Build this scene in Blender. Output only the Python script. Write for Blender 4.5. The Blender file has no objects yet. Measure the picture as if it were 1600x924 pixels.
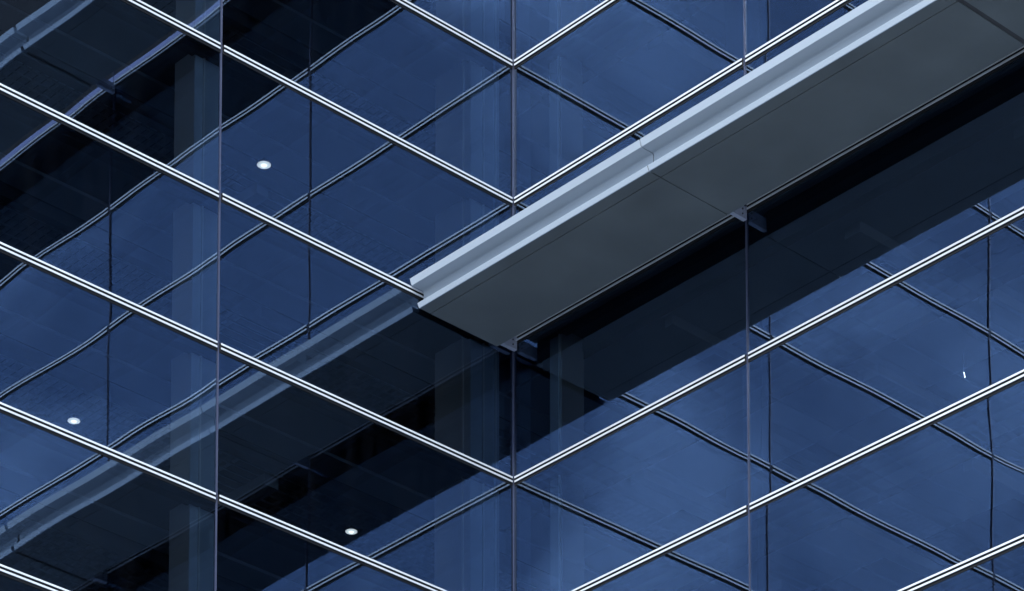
import bpy, bmesh, math, random
from mathutils import Vector, Matrix, noise
S = bpy.context.scene
COL = S.collection
rad = math.radians

# ------------------------------------------------------------------ camera
YAW, PITCH, ROLL = rad(47.06016), rad(7.58048), rad(-0.03985)
F = Vector((-math.cos(YAW)*math.cos(PITCH), -math.sin(YAW)*math.cos(PITCH), math.sin(PITCH)))
R0 = F.cross(Vector((0, 0, 1))).normalized()
U0 = R0.cross(F)
R = R0*math.cos(ROLL) + U0*math.sin(ROLL)
U = U0*math.cos(ROLL) - R0*math.sin(ROLL)
CAM = Vector((56.45882, 60.57978, -54.00843))
cam_data = bpy.data.cameras.new('camera')
cam = bpy.data.objects.new('camera', cam_data)
COL.objects.link(cam)
m = Matrix((R, U, -F)).transposed().to_4x4()
m.translation = CAM
cam.matrix_world = m
cam_data.lens, cam_data.sensor_width, cam_data.sensor_fit = 128.167, 36.0, 'HORIZONTAL'
cam_data.shift_y = 1.47539                    # rising front: the verticals stay upright
cam_data.clip_start, cam_data.clip_end = 0.5, 5000
S.camera = cam

# ------------------------------------------------------------------ light
SUN_AZ, SUN_EL = rad(28), rad(38)             # direction TO the sun, measured from +x
world = bpy.data.worlds.new('World')
S.world = world
world.use_nodes = True
wt = world.node_tree
wt.nodes.clear()
wo = wt.nodes.new('ShaderNodeOutputWorld')
bg = wt.nodes.new('ShaderNodeBackground')
bg.inputs['Strength'].default_value = 0.085
sky = wt.nodes.new('ShaderNodeTexSky')
sky.sky_type = 'NISHITA'
sky.sun_disc = False
sky.sun_elevation = SUN_EL
sky.sun_rotation = math.pi/2 - SUN_AZ
sky.air_density, sky.dust_density, sky.ozone_density = 1.0, 0.3, 2.0
tc = wt.nodes.new('ShaderNodeTexCoord')
mp = wt.nodes.new('ShaderNodeMapping')
mp.inputs['Scale'].default_value = (1, 1, 1.6)
mp.inputs['Location'].default_value = (5.3, 0.8, 0.1)
nz = wt.nodes.new('ShaderNodeTexNoise')
nz.inputs['Scale'].default_value = 8.5
nz.inputs['Detail'].default_value = 7
nz.inputs['Roughness'].default_value = 0.52
nz.inputs['Distortion'].default_value = 0.4
rp = wt.nodes.new('ShaderNodeMapRange')
rp.inputs['From Min'].default_value = 0.44
rp.inputs['From Max'].default_value = 0.64
rp.inputs['To Min'].default_value = 0.22
rp.inputs['To Max'].default_value = 1.1
mx = wt.nodes.new('ShaderNodeMix')
mx.data_type = 'RGBA'
mx.inputs['B'].default_value = (14.0, 15.8, 18.6, 1)
L = wt.links.new
L(tc.outputs['Generated'], mp.inputs['Vector'])
L(mp.outputs['Vector'], nz.inputs['Vector'])
L(nz.outputs['Fac'], rp.inputs['Value'])
sx = wt.nodes.new('ShaderNodeSeparateXYZ')      # the overcast is thick overhead and opens towards the horizon
L(tc.outputs['Generated'], sx.inputs['Vector'])
zr = wt.nodes.new('ShaderNodeMapRange')
zr.interpolation_type = 'SMOOTHSTEP'
zr.inputs['From Min'].default_value = 0.52
zr.inputs['From Max'].default_value = 0.85
zr.inputs['To Max'].default_value = 0.55
ad = wt.nodes.new('ShaderNodeMath')
ad.operation = 'ADD'
ad.use_clamp = True
L(sx.outputs['Z'], zr.inputs['Value'])
L(rp.outputs['Result'], ad.inputs[0]); L(zr.outputs['Result'], ad.inputs[1])
L(ad.outputs['Value'], mx.inputs['Factor'])
L(sky.outputs['Color'], mx.inputs['A'])
L(mx.outputs['Result'], bg.inputs['Color'])
L(bg.outputs['Background'], wo.inputs['Surface'])

sd = bpy.data.lights.new('sun', 'SUN')
sd.energy, sd.angle, sd.color = 1.5, rad(12), (1.0, 0.96, 0.9)
sun = bpy.data.objects.new('sun', sd)
COL.objects.link(sun)
sdir = Vector((math.cos(SUN_AZ)*math.cos(SUN_EL), math.sin(SUN_AZ)*math.cos(SUN_EL), math.sin(SUN_EL)))
sun.rotation_euler = sdir.to_track_quat('Z', 'Y').to_euler()
sun.location = (30, 30, 60)

vs = S.view_settings
vs.view_transform, vs.look, vs.gamma, vs.exposure = 'Standard', 'None', 1.0, 1.2
vs.use_curve_mapping = False
S.cycles.max_bounces = 14
S.cycles.glossy_bounces = 6
S.cycles.transparent_max_bounces = 24
S.cycles.transmission_bounces = 6
S.cycles.caustics_reflective = True
S.cycles.sample_clamp_indirect = 6

# ------------------------------------------------------------------ materials
def new_mat(name):
    mt = bpy.data.materials.new(name)
    mt.use_nodes = True
    return mt, mt.node_tree

def principled(name, col, rough=0.5, metal=0.0, vary=0.0, scale=3.0, stretch=(1, 1, 1), bump=0.0, bump_scale=40):
    mt, nt = new_mat(name)
    b = nt.nodes['Principled BSDF']
    b.inputs['Base Color'].default_value = (*col, 1)
    b.inputs['Roughness'].default_value = rough
    b.inputs['Metallic'].default_value = metal
    if vary or bump:
        t = nt.nodes.new('ShaderNodeTexCoord')
        mpn = nt.nodes.new('ShaderNodeMapping')
        mpn.inputs['Scale'].default_value = stretch
        nt.links.new(t.outputs['Object'], mpn.inputs['Vector'])
    if vary:
        n = nt.nodes.new('ShaderNodeTexNoise')
        n.inputs['Scale'].default_value = scale
        n.inputs['Detail'].default_value = 6
        r = nt.nodes.new('ShaderNodeValToRGB')
        e = r.color_ramp.elements
        e[0].position, e[1].position = 0.3, 0.7
        e[0].color = (*[c*(1-vary) for c in col], 1)
        e[1].color = (*[min(1, c*(1+vary)) for c in col], 1)
        nt.links.new(mpn.outputs['Vector'], n.inputs['Vector'])
        nt.links.new(n.outputs['Fac'], r.inputs['Fac'])
        nt.links.new(r.outputs['Color'], b.inputs['Base Color'])
        mr = nt.nodes.new('ShaderNodeMapRange')
        mr.inputs['To Min'].default_value = max(0.02, rough-0.08)
        mr.inputs['To Max'].default_value = min(1, rough+0.08)
        nt.links.new(n.outputs['Fac'], mr.inputs['Value'])
        nt.links.new(mr.outputs['Result'], b.inputs['Roughness'])
    if bump:
        n2 = nt.nodes.new('ShaderNodeTexNoise')
        n2.inputs['Scale'].default_value = bump_scale
        bn = nt.nodes.new('ShaderNodeBump')
        bn.inputs['Strength'].default_value = bump
        bn.inputs['Distance'].default_value = 0.01
        nt.links.new(mpn.outputs['Vector'], n2.inputs['Vector'])
        nt.links.new(n2.outputs['Fac'], bn.inputs['Height'])
        nt.links.new(bn.outputs['Normal'], b.inputs['Normal'])
    return mt

GLASS_TINT = (0.50, 0.69, 1.0)
def glass_outer():
    mt, nt = new_mat('coated_glass')
    nt.nodes.clear()
    o = nt.nodes.new('ShaderNodeOutputMaterial')
    tr = nt.nodes.new('ShaderNodeBsdfTransparent')
    tr.inputs['Color'].default_value = (0.50, 0.62, 0.73, 1)
    gl = nt.nodes.new('ShaderNodeBsdfGlossy')
    gl.inputs['Roughness'].default_value = 0.0
    gl.inputs['Color'].default_value = (*GLASS_TINT, 1)
    fr = nt.nodes.new('ShaderNodeFresnel')
    fr.inputs['IOR'].default_value = 2.9
    mix = nt.nodes.new('ShaderNodeMixShader')
    # faint film of dirt, washed into vertical streaks by the rain
    df = nt.nodes.new('ShaderNodeBsdfDiffuse')
    df.inputs['Color'].default_value = (0.25, 0.3, 0.4, 1)
    mix2 = nt.nodes.new('ShaderNodeMixShader')
    t = nt.nodes.new('ShaderNodeTexCoord')
    mpn = nt.nodes.new('ShaderNodeMapping')
    mpn.inputs['Scale'].default_value = (3, 3, 0.25)
    n = nt.nodes.new('ShaderNodeTexNoise')
    n.inputs['Scale'].default_value = 1.2
    n.inputs['Detail'].default_value = 8
    mr = nt.nodes.new('ShaderNodeMapRange')
    mr.inputs['From Min'].default_value = 0.4
    mr.inputs['From Max'].default_value = 0.8
    mr.inputs['To Min'].default_value = 0.0
    mr.inputs['To Max'].default_value = 0.006
    k = nt.links.new
    k(t.outputs['Object'], mpn.inputs['Vector']); k(mpn.outputs['Vector'], n.inputs['Vector'])
    k(n.outputs['Fac'], mr.inputs['Value'])
    k(fr.outputs['Fac'], mix.inputs['Fac']); k(tr.outputs['BSDF'], mix.inputs[1]); k(gl.outputs['BSDF'], mix.inputs[2])
    k(mr.outputs['Result'], mix2.inputs['Fac']); k(mix.outputs['Shader'], mix2.inputs[1]); k(df.outputs['BSDF'], mix2.inputs[2])
    k(mix2.outputs['Shader'], o.inputs['Surface'])
    return mt

def glass_inner():
    mt, nt = new_mat('clear_glass')
    nt.nodes.clear()
    o = nt.nodes.new('ShaderNodeOutputMaterial')
    tr = nt.nodes.new('ShaderNodeBsdfTransparent')
    tr.inputs['Color'].default_value = (0.95, 0.98, 1, 1)
    nt.links.new(tr.outputs['BSDF'], o.inputs['Surface'])
    return mt

def emit(name, col, strength):
    mt, nt = new_mat(name)
    nt.nodes.clear()
    o = nt.nodes.new('ShaderNodeOutputMaterial')
    e = nt.nodes.new('ShaderNodeEmission')
    e.inputs['Color'].default_value = (*col, 1)
    e.inputs['Strength'].default_value = strength
    nt.links.new(e.outputs['Emission'], o.inputs['Surface'])
    return mt

M = dict(
    glass=glass_outer(), clear=glass_inner(),
    fin=principled('white_powder_coat', (0.60, 0.63, 0.66), 0.6, 0, 0.05, 2.0, (1, 1, 6)),
    channel=principled('black_backing_and_shade', (0.008, 0.009, 0.011), 0.95),
    mull=principled('anodised_mullion', (0.038, 0.045, 0.078), 0.42, 0.3, 0.1, 3, (4, 4, .4)),
    cap=principled('mullion_cap', (0.065, 0.075, 0.125), 0.35, 0.4, 0.12, 3, (4, 4, .4)),
    fascia=principled('silver_fascia_paint', (0.42, 0.48, 0.53), 0.5, 0.15, 0.05, 0.8, (1, .3, 1)),
    band=principled('lilac_band_paint', (0.20, 0.23, 0.42), 0.6),
    soffit=principled('dark_soffit_panel', (0.108, 0.124, 0.122), 0.45, 0.0, 0.12, 0.7, (1, 1, 1)),
    steel=principled('bracket_steel', (0.36, 0.39, 0.46), 0.5, 0.2, 0.1, 8),
    bolt=principled('bolt_steel', (0.10, 0.10, 0.12), 0.4, 0.7),
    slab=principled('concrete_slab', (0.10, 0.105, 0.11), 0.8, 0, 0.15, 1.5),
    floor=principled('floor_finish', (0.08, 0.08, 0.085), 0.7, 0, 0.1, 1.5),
    ceil=principled('ceiling_panel', (0.36, 0.38, 0.40), 0.7, 0, 0.05, 2),
    dark=principled('dark_bulkhead', (0.05, 0.052, 0.055), 0.7, 0, 0.1, 2),
    deck=principled('metal_deck', (0.34, 0.35, 0.36), 0.5, 0.3, 0.2, 5),
    column=principled('column_paint', (0.56, 0.60, 0.66), 0.6, 0, 0.06, 1.5),
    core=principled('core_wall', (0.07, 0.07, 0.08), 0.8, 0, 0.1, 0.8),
    podium=principled('podium_stone', (0.28, 0.28, 0.27), 0.7, 0, 0.15, 1.2, bump=.3),
    ground=principled('paving', (0.24, 0.26, 0.30), 0.85, 0, 0.2, 0.4, bump=.3, bump_scale=6),
    trim=principled('lamp_trim', (0.85, 0.85, 0.85), 0.3, 0.2),
    lamp=emit('lamp_glow', (1.0, 0.95, 0.85), 1.3),
    glow=emit('lens_glow', (1.0, 0.95, 0.87), 0.6),
    ring=emit('ring_glow', (1.0, 0.95, 0.88), 0.55),
    tube=emit('tube_glow', (1.0, 0.97, 0.92), 3.0),
)

# ------------------------------------------------------------------ helpers
def box(bm, x0, x1, y0, y1, z0, z1, mi=0):
    vs_ = [bm.verts.new((x, y, z)) for z in (z0, z1) for y in (y0, y1) for x in (x0, x1)]
    for idx in ((0, 2, 3, 1), (4, 5, 7, 6), (0, 1, 5, 4), (2, 6, 7, 3), (0, 4, 6, 2), (1, 3, 7, 5)):
        f = bm.faces.new([vs_[i] for i in idx])
        f.material_index = mi

def prism(bm, poly, axis, a, b):
    """poly: 2D outline; extruded along axis 'y' (poly = x,z) or 'z' (poly = x,y)."""
    def P(p, t):
        return (p[0], t, p[1]) if axis == 'y' else (p[0], p[1], t)
    v0 = [bm.verts.new(P(p, a)) for p in poly]
    v1 = [bm.verts.new(P(p, b)) for p in poly]
    n = len(poly)
    bm.faces.new(v0); bm.faces.new(list(reversed(v1)))
    for i in range(n):
        bm.faces.new((v0[i], v0[(i+1) % n], v1[(i+1) % n], v1[i]))
    bmesh.ops.recalc_face_normals(bm, faces=bm.faces[:])

def obj(name, bm, mats, parent=None, bevel=0.0, smooth=False, loc=None):
    me = bpy.data.meshes.new(name)
    bm.to_mesh(me); bm.free()
    for mt in (mats if isinstance(mats, (list, tuple)) else [mats]):
        me.materials.append(mt)
    if smooth:
        for p in me.polygons: p.use_smooth = True
    o = bpy.data.objects.new(name, me)
    COL.objects.link(o)
    if parent: o.parent = parent
    if loc is not None: o.location = loc
    if bevel:
        bv = o.modifiers.new('bevel', 'BEVEL')
        bv.width, bv.segments, bv.limit_method = bevel, 2, 'ANGLE'
        bv.harden_normals = False
    return o

def tag(o, label=None, cat=None, group=None, kind=None):
    if label: o['label'] = label
    if cat: o['category'] = cat
    if group: o['group'] = group
    if kind: o['kind'] = kind
    return o

def thing(name, label, cat, loc=(0, 0, 0), rz=0, group=None):
    o = bpy.data.objects.new(name, None)
    COL.objects.link(o)
    o.empty_display_size = 0.5
    o.location = loc
    o.rotation_euler = (0, 0, rz)
    return tag(o, label, cat, group)

def copy_tree(o, parent=None):
    c = o.copy(); COL.objects.link(c)
    if parent: c.parent = parent
    for ch in o.children: copy_tree(ch, c)
    return c

def pixel_ray(px, py):
    """direction through a pixel of the 1600 x 924 photograph; used only to place the lamps and columns at their depth"""
    f = 128.167/36*1600
    return (F*f + R*(px-800) - U*(py-462-1.47539*1600))

def hit(px, py, axis, val):
    d = pixel_ray(px, py)
    return CAM + d*((val-CAM[axis])/d[axis])

# ------------------------------------------------------------------ dimensions
H = 3.6                                         # storey height
LEV = list(range(-5, 9))                        # transom levels, level k at z = -k*H
BX = [0, 9.05, 18.1, 37.0, 37.0]                     # mullions along the left wing (x)
BY = [0, 7.74, 16.40, 25.0, 33.6]                     # mullions along the right wing (y)
ZT, ZB = 5*H, -8*H
GROUND = -55.6

# ------------------------------------------------------------------ ground and podium
bm = bmesh.new()
bmesh.ops.create_grid(bm, x_segments=8, y_segments=8, size=2500)
g = obj('ground', bm, M['ground'], loc=(0, 0, GROUND)); tag(g, kind='structure')
bm = bmesh.new()
box(bm, -30, 37.2, -30, 0.25, GROUND-.2, ZB-.15)
box(bm, -30, 0.25, 0.25, 33.8, GROUND-.2, ZB-.15)
tag(obj('podium', bm, M['podium']), kind='structure')

# ------------------------------------------------------------------ interior shell: slabs, ceilings, core wall
def ceiling(k):
    """everything overhead in one storey, under the transom at level k; two wings meet behind the corner"""
    z = -k*H
    bm = bmesh.new()
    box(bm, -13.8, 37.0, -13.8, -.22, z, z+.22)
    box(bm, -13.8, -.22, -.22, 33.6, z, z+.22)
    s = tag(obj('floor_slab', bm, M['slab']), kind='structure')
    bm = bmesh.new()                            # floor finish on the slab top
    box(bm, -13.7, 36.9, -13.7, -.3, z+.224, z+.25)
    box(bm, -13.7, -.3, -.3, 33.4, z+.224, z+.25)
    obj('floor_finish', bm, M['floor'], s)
    bm = bmesh.new()                            # pale perimeter ceiling strip
    box(bm, -12, 36.9, -2.75, -1.95, z-.08, z-.004)
    box(bm, -3.9, -1.5, -1.9, 33.4, z-.06, z-.004)
    obj('ceiling_strip', bm, M['ceil'], s)
    bm = bmesh.new()                            # dark blind box and downstand
    box(bm, -13, 36.9, -.55, -.30, z-.12, z-.004)
    box(bm, -13, 36.9, -3.15, -2.9, z-.30, z-.004)
    box(bm, -.62, -.30, -.2, 33.4, z-.14, z-.004)
    box(bm, -1.45, -1.15, -.2, 33.4, z-.32, z-.004)
    obj('bulkhead', bm, M['dark'], s)
    bm = bmesh.new()                            # ribbed metal deck with cross battens
    x = -4.0
    while x < 36:
        if abs((x-4.5) % 9.1 - 4.5) < 3.6:
            box(bm, x, x+.12, -6.6, -3.4, z-.10, z-.004)
        x += .24
    y = -6.5
    while y < -3.4:
        box(bm, -4, 36, y, y+.05, z-.13, z-.105)
        y += .30
    obj('metal_deck', bm, M['deck'], s)
    rng = random.Random(k+40)
    bm = bmesh.new()                            # ducts running into the building, different on every storey
    for y0 in (3.1, 9.3, 13.2, 19.5):
        y0 += rng.uniform(-.9, .9)
        w = rng.uniform(.25, .55)
        box(bm, -9.5, -1.6-rng.uniform(0, .8), y0, y0+w, z-.36, z-.10)
    for x0 in (4.3, 13.5, 17.0, 23.0):
        x0 += rng.uniform(-.9, .9)
        w = rng.uniform(.25, .5)
        box(bm, x0, x0+w, -8.5, -3.3-rng.uniform(0, .6), z-.42, z-.14)
    obj('duct', bm, M['ceil'], s)
    return s
for k in LEV[:-1]:
    ceiling(k)

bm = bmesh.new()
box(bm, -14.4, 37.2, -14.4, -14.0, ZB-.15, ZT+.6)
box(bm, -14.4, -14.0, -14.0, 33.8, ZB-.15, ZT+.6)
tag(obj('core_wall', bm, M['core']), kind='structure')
bm = bmesh.new()
box(bm, -14.5, 37.3, -14.5, .2, ZT+.85, ZT+1.3)
box(bm, -14.5, .2, .2, 33.9, ZT+.85, ZT+1.3)
tag(obj('roof_deck', bm, M['slab']), kind='structure')

# partitions: pale walls a little way behind the glass
def partition(x0, x1, y0, y1, k, label):
    bm = bmesh.new()
    z = -k*H
    box(bm, x0, x1, y0, y1, z-H+.252, z-.33)
    tag(obj('partition', bm, M['column']), label, 'partition wall')
partition(-2.75, -2.6, 3.4, 6.6, 1, 'faint pale partition behind the topmost pane of the right wing beside the corner')

# columns
def column(x0, x1, y0, y1, label, strips, paint='column'):
    t = thing('column', label, 'column', ((x0+x1)/2, (y0+y1)/2, ZB), 0, 'pale columns behind the glass')
    cx, cy = (x0+x1)/2, (y0+y1)/2
    bm = bmesh.new()
    box(bm, x0-cx, x1-cx, y0-cy, y1-cy, 0, ZT-ZB+.5)
    obj('shaft', bm, M[paint], t, bevel=.02)
    for (sx, sy) in strips:
        bm = bmesh.new()
        box(bm, sx-.02, sx+.02, sy-.02, sy+.02, 0, ZT-ZB+.5)
        obj('cover_strip', bm, M['trim'], t, loc=(-cx, -cy, 0))
    return t
column(8.75, 9.45, -1.20, -.45, 'pale square column behind the left glass wing, beside its mullion', [(8.72, -.47), (9.2, -.43)])
column(.05, 1.0, -1.75, -.45, 'broad pale column behind the left glass wing, next to the inner corner', [(.6, -.43), (.2, -.43), (1.02, -.7)])
column(-1.2, -.45, .79, 1.21, 'slim pale column behind the right glass wing, next to the inner corner', [(-.43, 1.15)], 'ceil')

# ------------------------------------------------------------------ glass wings
# each wing is built along local +x with its outer face looking at local +y (flip = mirrored for the left wing)
def pane_mesh(w, h, seed, flip):
    rng = random.Random(seed)
    nx, nz = max(8, int(w/.3)), 12
    amp = rng.uniform(.22, .62)
    ph = [rng.uniform(0, 6.28) for _ in range(4)]
    tilt = (rng.uniform(-1, 1)*.0022, rng.uniform(-1, 1)*.0014)
    off = Vector((seed*3.71 % 97, seed*1.37 % 53, 0))
    bm = bmesh.new()
    def dz(s, t):
        x, z = s*w, t*h
        d = .0026*amp*noise.noise(Vector((x*.33, z*.42, 0))+off)*2
        e = min(s, 1-s)*w
        d += -.0050*amp*math.exp(-e/0.7)*math.sin(ph[0]+2.0*t)     # edge bow
        d += .0012*amp*math.sin(z*2.2+ph[1])
        return d + tilt[0]*(x-w/2) + tilt[1]*(z-h/2)
    g = [[bm.verts.new((i/nx*w, dz(i/nx, j/nz), j/nz*h)) for i in range(nx+1)] for j in range(nz+1)]
    for j in range(nz):
        for i in range(nx):
            q = [g[j][i], g[j][i+1], g[j+1][i+1], g[j+1][i]]
            f = bm.faces.new(q if flip else q[::-1])
            f.material_index = 0
            f.smooth = True
    # back sheet and rim
    bk = [bm.verts.new((x, -.03, z)) for x, z in ((0, 0), (w, 0), (w, h), (0, h))]
    f = bm.faces.new(bk[::-1] if flip else bk); f.material_index = 1
    rim = ([g[0][i] for i in range(nx+1)], [g[nz][i] for i in range(nx+1)], [g[j][0] for j in range(nz+1)], [g[j][nx] for j in range(nz+1)])
    for edge, (a, b) in zip(rim, ((0, 1), (3, 2), (0, 3), (1, 2))):   # own vertices, so the polished face keeps its normals
        f = bm.faces.new([bm.verts.new(v.co) for v in edge] + [bm.verts.new(bk[b].co), bm.verts.new(bk[a].co)]); f.material_index = 1
    return bm

FIN_H, FIN_P, FIN_C = .046, .046, .052
def fin_bm(w):
    bm = bmesh.new()
    box(bm, 0, w, FIN_P-.015, FIN_P, -FIN_H/2, FIN_H/2)
    return bm
def wing(name, label, bays, left):
    t = thing(name, label, 'glass facade', (0, 0, ZB))
    sgn = 1
    # frame: local x runs along the wing. left wing: x->x, outward +y.  right wing: x->y, outward +x
    fr = bpy.data.objects.new('tmp', None)
    def place(o, s, z, out=0):
        if left:
            o.location = (s, out, z-ZB)
        else:
            o.location = (out, s, z-ZB)
            o.rotation_euler = (0, 0, math.pi/2)
            o.scale = (1, -1, 1)
    bpy.data.objects.remove(fr)
    for i in range(len(bays)-1):
        s0, s1 = bays[i], bays[i+1]
        g0 = .055 if i else .075
        proto = None
        for k in LEV:
            z = -k*H
            if k != LEV[0] and not left and k <= -2:      # plant floors above the upper canopy: dark spandrel panels
                bm = bmesh.new()
                box(bm, .03, s1-s0-.03, -.05, -.012, .09, H-.14)
                lp = obj('spandrel_panel', bm, M['channel'], t)
                place(lp, s0, z, 0)
            elif k != LEV[0]:
                p = obj('glass_pane', pane_mesh(s1-s0, H, (11 if left else 500)+37*i+k*5, False), [M['glass'], M['clear']], t)
                place(p, s0, z, 0)
            if proto is None:
                bm = bmesh.new()
                box(bm, .02, s1-s0-.02, -.02, .010, -.130, .085)  # black plate reaches below the lower fin to paint its shadow there
                for dzv in (-FIN_C, FIN_C):       # webs behind the white caps, black to paint shade on their undersides
                    box(bm, g0+.004, s1-s0-.059, .0105, FIN_P-.012, dzv-FIN_H/2+.004, dzv+FIN_H/2-.004)
                tr = obj('transom', bm, M['channel'], t)
                for dzv in (-FIN_C, FIN_C):
                    f = obj('cap_fin', fin_bm(s1-s0-g0-.055), M['fin'], tr, bevel=.004, loc=(g0, .0045, dzv))
                proto = tr
            else:
                tr = copy_tree(proto, t)
            place(tr, s0, z, 0)
    for i, s in enumerate(bays):
        if i == 0: continue
        bm = bmesh.new()
        box(bm, -.024, .024, -.04, .012, 0, ZT-ZB)
        mu = obj('mullion', bm, M['mull'], t, bevel=.004)
        place(mu, s, ZB, 0)
        bm = bmesh.new()
        box(bm, -.004, .014, .0125, .036, 0, ZT-ZB)
        obj('cover_cap', bm, M['cap'], mu, bevel=.003)
    return t
wl = wing('glass_facade', 'left wing of blue mirrored glass with white double transoms and lit ceiling lamps behind', BX, True)
wr = wing('glass_facade', 'right wing of blue mirrored glass with white double transoms carrying the silver canopy', BY, False)

# corner post where the two wings meet
t = thing('corner_post', 'slim metal post in the inner corner where the two glass wings meet', 'mullion', (0, 0, ZB))
bm = bmesh.new(); box(bm, -.04, .040, -.04, .040, 0, ZT-ZB); obj('post', bm, M['mull'], t, bevel=.006)
bm = bmesh.new(); box(bm, .0405, .058, .030, .048, 0, ZT-ZB); obj('cover_cap', bm, M['cap'], t, bevel=.004)

# ------------------------------------------------------------------ canopies
def canopy(zl, label, inner, closed):
    """long box canopy hung off the right wing at transom height zl"""
    t = thing('sunshade_canopy', label, 'canopy', (0, 0, zl), 0)
    zs = -.432                                   # soffit, below the transom line
    segs = [(.104, 7.748), (7.776, 16.30), (16.42, 24.99), (25.01, 33.5)]
    for a, b in segs:
        bm = bmesh.new()
        prism(bm, [(3.150, zs), (3.2005, zs+.109), (3.185, zs+.118), (3.0, zs+.118), (3.0, zs+.41), (3.004, zs+.44), (3.015, zs+.462), (3.04, zs+.474),
                   (3.383, zs+.474), (3.444, zs+.627), (3.42, zs+.632), (2.96, zs+.632), (2.96, zs+.06), (3.10, zs+.004)], 'y', a, b)
        obj('fascia', bm, M['fascia'], t, bevel=.004)
        bm = bmesh.new()
        box(bm, 2.795, 3.146, a+.004, b-.004, zs+.002, zs+.03)
        obj('soffit_edge_panel', bm, M['soffit'], t, bevel=.003)
        bm = bmesh.new()
        box(bm, inner, 2.772, a, b, zs, zs+.03)
        obj('soffit_panel', bm, M['soffit'], t, bevel=.003)
    bm = bmesh.new()                             # added dark sheet on the hidden ledge, stops sunlight bouncing up the fascia
    box(bm, 3.004, 3.180, .12, 33.4, zs+.1185, zs+.124)
    obj('ledge_bounce_blocker', bm, M['dark'], t)
    bm = bmesh.new()
    box(bm, inner+.01, 2.955, .15, 33.4, zs+.034, zs+.60)
    obj('core_box', bm, M['dark'], t)
    bm = bmesh.new()
    box(bm, inner+.045, 2.955, .12, 33.45, zs+.604, zs+.63)
    obj('top_sheet', bm, M['fascia'], t)
    if not closed:                               # upper canopy: half open slot, pale band on the wall behind it
        bm = bmesh.new()
        box(bm, .30, inner+.043, .06, 33.45, zs+.602, zs+.618)
        obj('flashing', bm, M['soffit'], t)
        bm = bmesh.new()
        box(bm, .012, .024, .08, 33.45, .092, .26)
        obj('trim_band', bm, M['band'], t)
    else:                                        # flashing that closes the slot between canopy and glass
        bm = bmesh.new()
        box(bm, .016, inner+.043, .06, 33.45, zs+.602, zs+.618)
        obj('flashing', bm, M['soffit'], t)
    for y in (.115, 7.74, 16.38, 25.0, 33.4):
        bm = bmesh.new()
        poly = [(.045, zs+.135), (inner+.06, zs+.135), (inner+.06, zs+.45), (.045, zs+.45)]
        prism(bm, poly, 'y', y-.012, y+.012)
        br = obj('bracket', bm, M['steel'], t)
        bm = bmesh.new()
        box(bm, .045, .62, y-.06, y+.055, zs+.118, zs+.134)
        box(bm, .035, .0445, y-.06, y+.05, zs+.118, zs+.45)
        obj('flange', bm, M['steel'], br, bevel=.003)
        bm = bmesh.new()
        for bx_, bz_ in ((.14, .24), (.14, .36)):
            mt_ = Matrix.Translation((bx_, y-.018, zs+bz_)) @ Matrix.Rotation(math.pi/2, 4, 'X')
            bmesh.ops.create_cone(bm, cap_ends=True, segments=6, radius1=.022, radius2=.022, depth=.024, matrix=mt_)
            mt_ = Matrix.Translation((bx_, y+.018, zs+bz_)) @ Matrix.Rotation(math.pi/2, 4, 'X')
            bmesh.ops.create_cone(bm, cap_ends=True, segments=6, radius1=.022, radius2=.022, depth=.024, matrix=mt_)
        obj('bolt', bm, M['bolt'], br)
    return t
canopy(-2*H, 'long silver sunshade canopy with dark grey soffit running up from the inner corner', .635, True)
canopy(2*H, 'upper sunshade canopy of the right wing, seen only as a mirror image at top left', .80, False)

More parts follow.
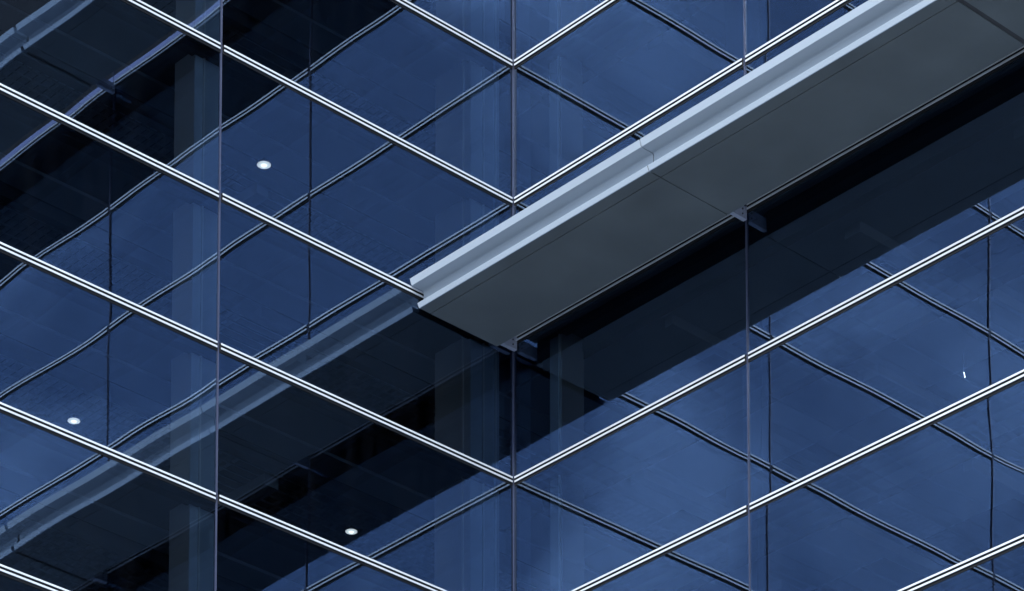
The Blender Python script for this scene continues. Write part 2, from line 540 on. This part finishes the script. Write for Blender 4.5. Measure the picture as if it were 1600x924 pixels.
# ------------------------------------------------------------------ lamps
def downlight(px, py, zc, label, rad_=.145):
    c = hit(px, py, 2, zc)
    t = thing('downlight', label, 'ceiling lamp', c, 0, 'round lamps in the ceilings of the left wing')
    bm = bmesh.new()
    n = 32
    rings = [(rad_, 0.0), (rad_, -.018), (rad_*.93, -.024), (rad_*.86, -.012), (rad_*.80, .0)]
    vs_ = [[bm.verts.new((r*math.cos(2*math.pi*i/n), r*math.sin(2*math.pi*i/n), z)) for i in range(n)] for r, z in rings]
    for a, b in zip(vs_[:-1], vs_[1:]):
        for i in range(n):
            bm.faces.new((a[i], a[(i+1) % n], b[(i+1) % n], b[i]))
    bmesh.ops.recalc_face_normals(bm, faces=bm.faces[:])
    obj('trim_ring', bm, M['ring'], t, smooth=True)
    bm = bmesh.new()
    bmesh.ops.create_cone(bm, cap_ends=True, segments=n, radius1=rad_*1.12, radius2=rad_*.9, depth=.06, matrix=Matrix.Translation((0, 0, .016)))
    obj('glow_shield', bm, M['dark'], t)  # dark disc added above the ring, keeps its glow off the ceiling
    bm = bmesh.new()
    bmesh.ops.create_cone(bm, cap_ends=True, segments=n, radius1=rad_*.84, radius2=rad_*.84, depth=.012, matrix=Matrix.Translation((0, 0, -.0215)))
    ln = obj('lens', bm, M['glow'], t)
    bm = bmesh.new()
    bmesh.ops.create_cone(bm, cap_ends=True, segments=n, radius1=rad_*.40, radius2=rad_*.48, depth=.012, matrix=Matrix.Translation((0, 0, -.034)))
    obj('bulb', bm, M['lamp'], ln)
    bm = bmesh.new()
    bmesh.ops.create_cone(bm, cap_ends=True, segments=n, radius1=.012, radius2=.012, depth=.28, matrix=Matrix.Translation((0, 0, .15)))
    obj('hanger_rod', bm, M['dark'], t)
downlight(412.5, 257, -1*H-.25, 'round ceiling lamp with a ringed glass lens, highest of the three lit lamps', .165)
downlight(115.5, 657, -3*H-.25, 'round lit ceiling lamp nearest the left edge, above the lowest long transom')
downlight(549, 830, -3*H-.25, 'round lit ceiling lamp in the dark glass low down, right of the mirrored canopy')

c = hit(1507, 586, 0, -2.5)
t = thing('strip_lamp', 'tiny upright white strip lamp shining behind the right glass wing', 'lamp', c)
bm = bmesh.new(); bmesh.ops.create_cone(bm, cap_ends=True, segments=10, radius1=.008, radius2=.008, depth=.14, matrix=Matrix.Rotation(rad(12), 4, 'X'))
obj('tube', bm, M['tube'], t)
bm = bmesh.new(); bmesh.ops.create_cone(bm, cap_ends=True, segments=6, radius1=.006, radius2=.006, depth=.4, matrix=Matrix.Translation((0, -.02, .295)))
obj('hanger_rod', bm, M['dark'], t)
